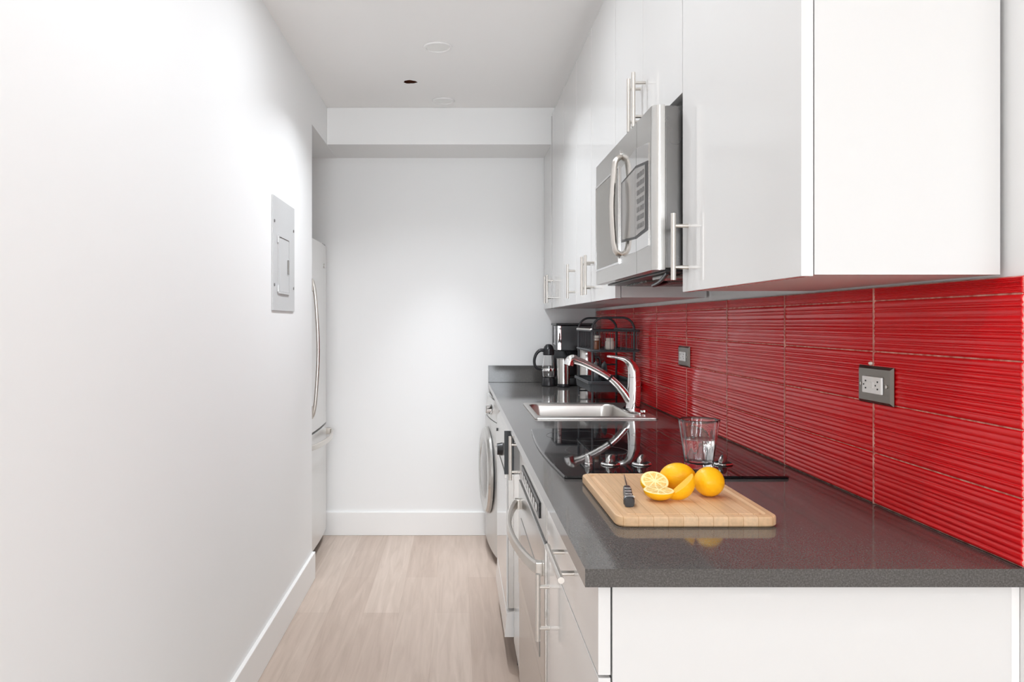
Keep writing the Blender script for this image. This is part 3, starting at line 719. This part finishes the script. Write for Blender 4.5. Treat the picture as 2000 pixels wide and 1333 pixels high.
# jars in the upper basket
def jar(x, y, r_, h, m, lab):
    z = ZC+.2345; t = thing('jar', lab, 'jar', (x, y, z))
    bm = NB(); lathe(bm, x, y, [(r_*.85, z), (r_, z+.004), (r_, z+h*.7), (r_*.8, z+h*.8)], 24); obj('body', bm, m, t, smooth=True)
    bm = NB(); lathe(bm, x, y, [(r_*.86, z+h*.8+.0005), (r_*.88, z+h*.98), (r_*.8, z+h)], 24); obj('lid', bm, M_cream, t, smooth=True)
jar(.625, 3.42, .016, .050, M_amber, 'small brown jar with pale lid, leftmost in the upper rack basket')
jar(.685, 3.40, .020, .052, M_cream, 'small cream jar in the middle of the upper rack basket')
jar(.665, 3.60, .020, .060, M_amber, 'small brown jar at the back of the upper rack basket')

# ------------------------------------------------------------------ coffee maker, canister, glass carafe
cm = thing('coffee_maker', 'tall black and steel drip coffee maker in the far corner of the worktop', 'coffee maker', (.66, 4.38, ZC))
cy0, cy1 = 4.27, 4.50; cx0, cx1 = .557, .763
obj('base', bx(cx0, cx1, cy0, cy1, ZC+.0008, ZC+.045, bev=.006), M_black, cm, smooth=True)
obj('column', bx(cx0+.01, cx1, cy0+.17, cy1, ZC+.0455, ZC+.195, bev=.004), M_black, cm, smooth=True)
hd = obj('water_tank', bx(cx0+.006, cx1, cy0+.004, cy1, ZC+.1955, ZC+.340, bev=.006), M_black, cm, smooth=True)
obj('lid', bx(cx0, cx1+.002, cy0-.002, cy1, ZC+.3405, ZC+.352, bev=.003), M_black, cm, smooth=True)
obj('steel_trim', bx(cx0+.008, cx0+.030, cy0-.004, cy0+.003, ZC+.20, ZC+.338, bev=.002), M_chrome, hd, smooth=True)
obj('filter_basket', (lathe(NB(), .68, 4.345, [(.045, ZC+.165), (.06, ZC+.1953)], 28)), M_black, cm, smooth=True)
bm = NB(); cyl(bm, (cx0-.007, 4.30, ZC+.335), (cx0-.007, 4.30, ZC+.23), .006, n=10); obj('water_gauge', bm, M_glass, hd, smooth=True)
# steel thermal jug under the filter
tj = thing('thermal_jug', 'brushed steel thermal jug standing left of the rack, behind the faucet head', 'jug', (.706, 4.155, ZC))
bm = NB(); lathe(bm, .706, 4.155, [(.048, ZC+.001), (.050, ZC+.006), (.050, ZC+.150), (.045, ZC+.178), (.043, ZC+.192), (.047, ZC+.208)], 36); obj('body', bm, M_steel, tj, smooth=True)
bm = NB(); lathe(bm, .706, 4.155, [(.0465, ZC+.2085), (.044, ZC+.218), (.02, ZC+.224), (.004, ZC+.225)], 28); obj('lid', bm, M_black, tj, smooth=True)
bm = NB(); sweep(bm, spline([(.755, 4.165, ZC+.165), (.781, 4.165, ZC+.160), (.784, 4.165, ZC+.10), (.755, 4.165, ZC+.06)], 8), .007, 10); obj('handle', bm, M_black, tj, smooth=True)
# steel canister in front
cn = thing('canister', 'polished steel cylindrical canister with black base left of the faucet head', 'canister', (.587, 4.195, ZC))
ccx, ccy = .587, 4.195
bm = NB(); lathe(bm, ccx, ccy, [(.034, ZC+.0165), (.0355, ZC+.018), (.0355, ZC+.152), (.0375, ZC+.156), (.037, ZC+.158)], 40); obj('body', bm, M_steel, cn, smooth=True)
bm = NB(); lathe(bm, ccx, ccy, [(.033, ZC+.001), (.0355, ZC+.004), (.0345, ZC+.016)], 32); obj('foot_ring', bm, M_black, cn, smooth=True)
# glass carafe with black handle
gx, gy = .512, 4.245; kg = thing('glass_carafe', 'clear glass coffee carafe with black handle, leftmost on the worktop', 'carafe', (gx, gy, ZC))
def glob(prof_o, th):
    inn = [(max(r_-th, .001), z+(.003 if i == 0 else 0)) for i, (r_, z) in enumerate(prof_o)]
    return prof_o+inn[::-1]
prof = [(.030, ZC+0.0497), (.036, ZC+0.0540), (.038, ZC+0.0918), (.034, ZC+0.1296), (.029, ZC+0.1620), (.028, ZC+0.1728)]
bm = NB(); lathe(bm, gx, gy, glob(prof, .0022), 36); obj('glass_body', bm, M_glass, kg, smooth=True)
bm = NB(); lathe(bm, gx, gy, [(.0375, ZC+0.0008), (.040, ZC+0.0065), (.038, ZC+0.0324), (.032, ZC+0.0491)], 32); obj('base', bm, M_black, kg, smooth=True)
bm = NB(); lathe(bm, gx, gy, [(.0384, ZC+0.0842), (.0392, ZC+0.0864), (.0392, ZC+0.0972), (.0380, ZC+0.0994)], 36, cap0=False, cap1=False); obj('steel_band', bm, M_chrome, kg, smooth=True)
bm = NB(); lathe(bm, gx, gy, [(.0295, ZC+0.1733), (.032, ZC+0.1782), (.031, ZC+0.2074), (.028, ZC+0.2117), (.024, ZC+0.2225), (.014, ZC+0.2333), (.004, ZC+0.2354)], 32); obj('lid', bm, M_black, kg, smooth=True)
bm = NB(); sweep(bm, spline([(gx-.028, gy, ZC+0.2009), (gx-.050, gy, ZC+0.1987), (gx-.070, gy, ZC+0.1782), (gx-.080, gy, ZC+0.1458), (gx-.076, gy, ZC+0.1134), (gx-.060, gy, ZC+0.0972), (gx-.040, gy, ZC+0.0929)], 8), slerp([.010, .0095, .0085, .0080, .0078, .007, .005], 8), 12); obj('handle', bm, M_black, kg, smooth=True)

# ------------------------------------------------------------------ cutting board
bx0, bx1, by0, by1, bt = .277, .561, 1.315, 1.697, .0185; zb = ZC+.0006
bm = NB(); r_ = .022
loops = [rrect(bx0+.003, bx1-.003, by0+.003, by1-.003, r_-.003, zb), rrect(bx0, bx1, by0, by1, r_, zb+.003), rrect(bx0, bx1, by0, by1, r_, zb+bt-.004), rrect(bx0+.0012, bx1-.0012, by0+.0012, by1-.0012, r_-.001, zb+bt-.0012), rrect(bx0+.004, bx1-.004, by0+.004, by1-.004, r_-.003, zb+bt),
         rrect(bx0+.015, bx1-.015, by0+.015, by1-.015, .014, zb+bt), rrect(bx0+.018, bx1-.018, by0+.018, by1-.018, .012, zb+bt-.0030), rrect(bx0+.021, bx1-.021, by0+.021, by1-.021, .010, zb+bt-.0030), rrect(bx0+.024, bx1-.024, by0+.024, by1-.024, .008, zb+bt)]
loft(bm, loops, cap0=True, cap1=True)
tag(obj('cutting_board', bm, M_bamboo, smooth=True), 'bamboo cutting board with juice groove at the near end of the worktop', 'cutting board')
ZBT = zb+bt+.0003

# ------------------------------------------------------------------ knife
kn = thing('knife', 'small kitchen knife with black riveted handle on the left of the board', 'knife', (.319, 1.47, ZBT))
M_khandle = mat('knife_handle_black', (.03, .03, .032), .32)
ky0, ky1 = 1.383, 1.500
def kx(y): return .3145+(y-1.383)*.18
bm = NB(); loops = []
for (y, w, h) in ((ky0, .0085, .016), (ky0+.004, .0100, .0185), (ky0+.03, .0092, .0170), (ky0+.06, .0085, .0160), (ky0+.09, .0088, .0165), (ky1, .0070, .0150)):
    lp = []
    for k in range(16):
        a = 2*PI*k/16; c_, s_ = math.cos(a), math.sin(a)
        lp.append((kx(y)+w*math.copysign(abs(c_)**.55, c_), y, ZBT+h/2+h/2*math.copysign(abs(s_)**.55, s_)))
    loops.append(lp)
loft(bm, loops, cap0=True, cap1=True); kh = obj('handle', bm, M_khandle, kn, smooth=True)
for y in (ky0+.034, ky0+.058, ky0+.083):
    bm = NB(); box(bm, kx(y)-.0062, kx(y)+.0062, y-.0022, y+.0022, ZBT+.0160, ZBT+.0176, bev=.0006); obj('rivet', bm, M_chrome, kh)
bm = NB(); lp = []
for y, w in ((ky0+.010, .0102), (ky0+.013, .0102)):
    lp.append([(kx(y)+w*1.08*math.copysign(abs(math.cos(2*PI*k/16))**.55, math.cos(2*PI*k/16)), y, ZBT+.0098+.0098*math.copysign(abs(math.sin(2*PI*k/16))**.55, math.sin(2*PI*k/16))) for k in range(16)])
loft(bm, lp, cap0=True, cap1=True); obj('end_band', bm, M_chrome, kh)
bm = NB(); xk0 = kx(1.5)
loft(bm, [[(xk0-.0012, 1.5005, ZBT+.001), (xk0+.0012, 1.5005, ZBT+.001), (xk0+.0010, 1.5005, ZBT+.0145), (xk0-.0010, 1.5005, ZBT+.0145)],
          [(xk0+.0125, 1.575, ZBT+.0005), (xk0+.0145, 1.575, ZBT+.0005), (xk0+.0140, 1.575, ZBT+.0150), (xk0+.0120, 1.575, ZBT+.0150)],
          [(xk0+.0215, 1.625, ZBT+.0060), (xk0+.0225, 1.625, ZBT+.0060), (xk0+.0225, 1.625, ZBT+.0120), (xk0+.0215, 1.625, ZBT+.0120)]], cap0=True, cap1=True)
obj('blade', bm, mat('blade_steel', (.35, .35, .36), .2, metal=1), kn)

# ------------------------------------------------------------------ lemons
def lemon_prof(a, L_, R):  # a in 0..pi along axis -> (axial, radial)
    c_, s_ = math.cos(a), abs(math.sin(a))
    return (L_*c_*(1+.10*abs(c_)**10), R*s_**.92)
def lemon_mesh(L_, R, cut=1.0, nub=True, cutend=None):
    """axis along local X; cut = fraction of length kept from the -X end"""
    bm = NB(); loops = []; n = 36; m_ = 26
    amax = PI*1.0
    for i in range(m_+1):
        a = PI-PI*i/m_*(1.0 if cutend is None else cutend)
        x, r2 = lemon_prof(a, L_, R); loops.append([(x, max(r2, .0006)*math.cos(2*PI*k/n), max(r2, .0006)*math.sin(2*PI*k/n)) for k in range(n)])
    loft(bm, loops, cap0=True, cap1=True); return bm, loops[-1]
def whole(cx, cy, L_, R, rz, ry, lab, m=M_rind):
    bm, _ = lemon_mesh(L_, R)
    M4 = Matrix.Rotation(rz, 4, 'Z') @ Matrix.Rotation(ry, 4, 'Y'); xform(bm, M4)
    zmin = min(v.co.z for v in bm.verts); xform(bm, Matrix.Translation((cx, cy, ZBT+.0002-zmin)))
    return tag(obj('lemon', bm, m, smooth='all'), lab, 'lemon', 'whole lemons on the board')
whole(.4425, 1.525, .0330, .0270, math.radians(-18), math.radians(-8), 'whole yellow lemon at the back of the board, pointed end to the left')
whole(.4880, 1.468, .0320, .0285, math.radians(62), math.radians(8), 'whole yellow lemon at the right, nearer and rounder of the two')
def half(cx, cy, L_, R, cutend, M4, lab, name='lemon_half'):
    bm, lp = lemon_mesh(L_, R, cutend=cutend)
    xr = lp[0][0]; rr_ = math.hypot(lp[0][1], lp[0][2])
    xform(bm, M4); zmin = min(v.co.z for v in bm.verts); T = Matrix.Translation((cx, cy, ZBT+.0002-zmin)); xform(bm, T)
    o = tag(obj(name, bm, M_rind, smooth=True), lab, 'lemon', 'cut lemon pieces on the board')
    n = 36
    pb = NB(); loft(pb, [[(xr+.0001, rr_*.985*math.cos(2*PI*k/n), rr_*.985*math.sin(2*PI*k/n)) for k in range(n)], [(xr+.0007, rr_*.95*math.cos(2*PI*k/n), rr_*.95*math.sin(2*PI*k/n)) for k in range(n)]], cap0=True, cap1=True)
    xform(pb, T @ M4); obj('pith', pb, M_pith, o)
    fb = NB(); loops = []
    # nine bulging segments
    for s in range(9):
        a0 = 2*PI*s/9+.05; a1 = 2*PI*(s+1)/9-.05; ri, ro = rr_*.13, rr_*.84; pts = []
        am = (a0+a1)/2
        pts.append((ri*math.cos(am), ri*math.sin(am)))
        for q in range(7): a = a0+(a1-a0)*q/6; rad = ro*(1-.05*abs((q-3)/3)**3); pts.append((rad*math.cos(a), rad*math.sin(a)))
        cx_, cy_ = sum(p[0] for p in pts)/8, sum(p[1] for p in pts)/8
        loft(fb, [[(xr+.0007, y, z) for y, z in pts], [(xr+.0013, cx_+(y-cx_)*.9, cy_+(z-cy_)*.9) for y, z in pts]], cap0=True, cap1=True)
    xform(fb, T @ M4); obj('flesh', fb, mat_flesh, o)
    return o
mat_flesh = add_noise(mat('lemon_pulp', (.90, .62, .18), .2), ns=220, c0=(.86, .52, .12), c1=(.95, .74, .32), detail=2)
up = Matrix.Rotation(-PI/2, 4, 'Y')     # local +X to +Z
# near half: cut face up, tipped a little to the camera
half(.3820, 1.436, .030, .0285, .50, Matrix.Rotation(math.radians(4), 4, 'X') @ up @ Matrix.Scale(.58, 4, (1, 0, 0)), 'lemon half lying cut side up, nearest on the board')
# rear piece: lies on its side, cut face to the camera and upwards
half(.3885, 1.493, .029, .0275, .58, Matrix.Rotation(math.radians(33), 4, 'X') @ up @ Matrix.Rotation(.3, 4, 'X') @ Matrix.Scale(.62, 4, (1, 0, 0)), 'lemon half leaning back with cut face to the camera, behind the flat half')
# wedge: rind outside, two cut faces
def wedge():
    n = 12; m_ = 16; R = .0275; Lw = .031; a0, a1 = math.radians(-36), math.radians(36)
    bm = NB(); grid = []
    for i in range(m_+1):
        x, r2 = lemon_prof(PI-PI*i/m_, Lw, R); r2 = max(r2, .0005)
        grid.append([bm.verts.new((x, r2*math.sin(a0+(a1-a0)*k/n), r2*math.cos(a0+(a1-a0)*k/n))) for k in range(n+1)])
    ax = [bm.verts.new((g_[0].co.x, 0, 0)) for g_ in grid]
    for i in range(m_):
        for k in range(n): bm.faces.new((grid[i][k], grid[i][k+1], grid[i+1][k+1], grid[i+1][k]))
        bm.faces.new((ax[i], grid[i][0], grid[i+1][0], ax[i+1])); bm.faces.new((ax[i], ax[i+1], grid[i+1][n], grid[i][n]))
    bm.faces.new([ax[0]]+grid[0]); bm.faces.new([ax[-1]]+grid[-1][::-1]); return bm
bm = wedge()
MW = Matrix.Rotation(math.radians(15), 4, 'Z') @ Matrix.Rotation(math.radians(-36), 4, 'Y') @ Matrix.Rotation(math.radians(118), 4, 'X')
xform(bm, MW); zmin = min(v.co.z for v in bm.verts); T = Matrix.Translation((.4230, 1.446, ZBT+.0002-zmin)); xform(bm, T)
wo = tag(obj('lemon_wedge', bm, M_rind, smooth=True), 'small lemon wedge with rind outwards in front of the whole lemons', 'lemon', 'cut lemon pieces on the board')

# ------------------------------------------------------------------ tumbler of water on the cooktop
tx, ty, tz0 = .5825, 1.825, ZC+.0068
def wob(a, z):
    k = min(1, max(0, (z-tz0-.004)/.03)); return 1+.04*k*math.cos(10*a+18*(z-tz0))
prof_o = [(.028, tz0), (.0335, tz0+.003), (.0350, tz0+.020), (.0375, tz0+.045), (.0405, tz0+.070), (.0435, tz0+.092), (.0462, tz0+.110), (.0472, tz0+.116), (.0462, tz0+.1175)]
prof_i = [(.0446, tz0+.1165), (.0440, tz0+.110), (.0412, tz0+.092), (.0382, tz0+.070), (.0350, tz0+.045), (.0322, tz0+.020), (.029, tz0+.013), (.010, tz0+.011), (.001, tz0+.011)]
bm = NB(); lathe(bm, tx, ty, prof_o+prof_i, 80, wob=wob)
tag(obj('tumbler', bm, M_glass, smooth='all'), 'rippled clear glass tumbler standing on the cooktop behind the lemons', 'glass')
bm = NB(); g_ = .0004
pw = [(.001, tz0+.0115), (.010, tz0+.0115), (.029-g_, tz0+.0135), (.0322-g_, tz0+.020), (.0350-g_, tz0+.045), (.0380-g_, tz0+.068), (.0382-g_, tz0+.0695), (.036, tz0+.0690), (.002, tz0+.0690)]
lathe(bm, tx, ty, pw, 80, wob=wob)
tag(obj('drinking_water', bm, M_water, smooth=True), 'clear water more than half filling the tumbler', 'water')
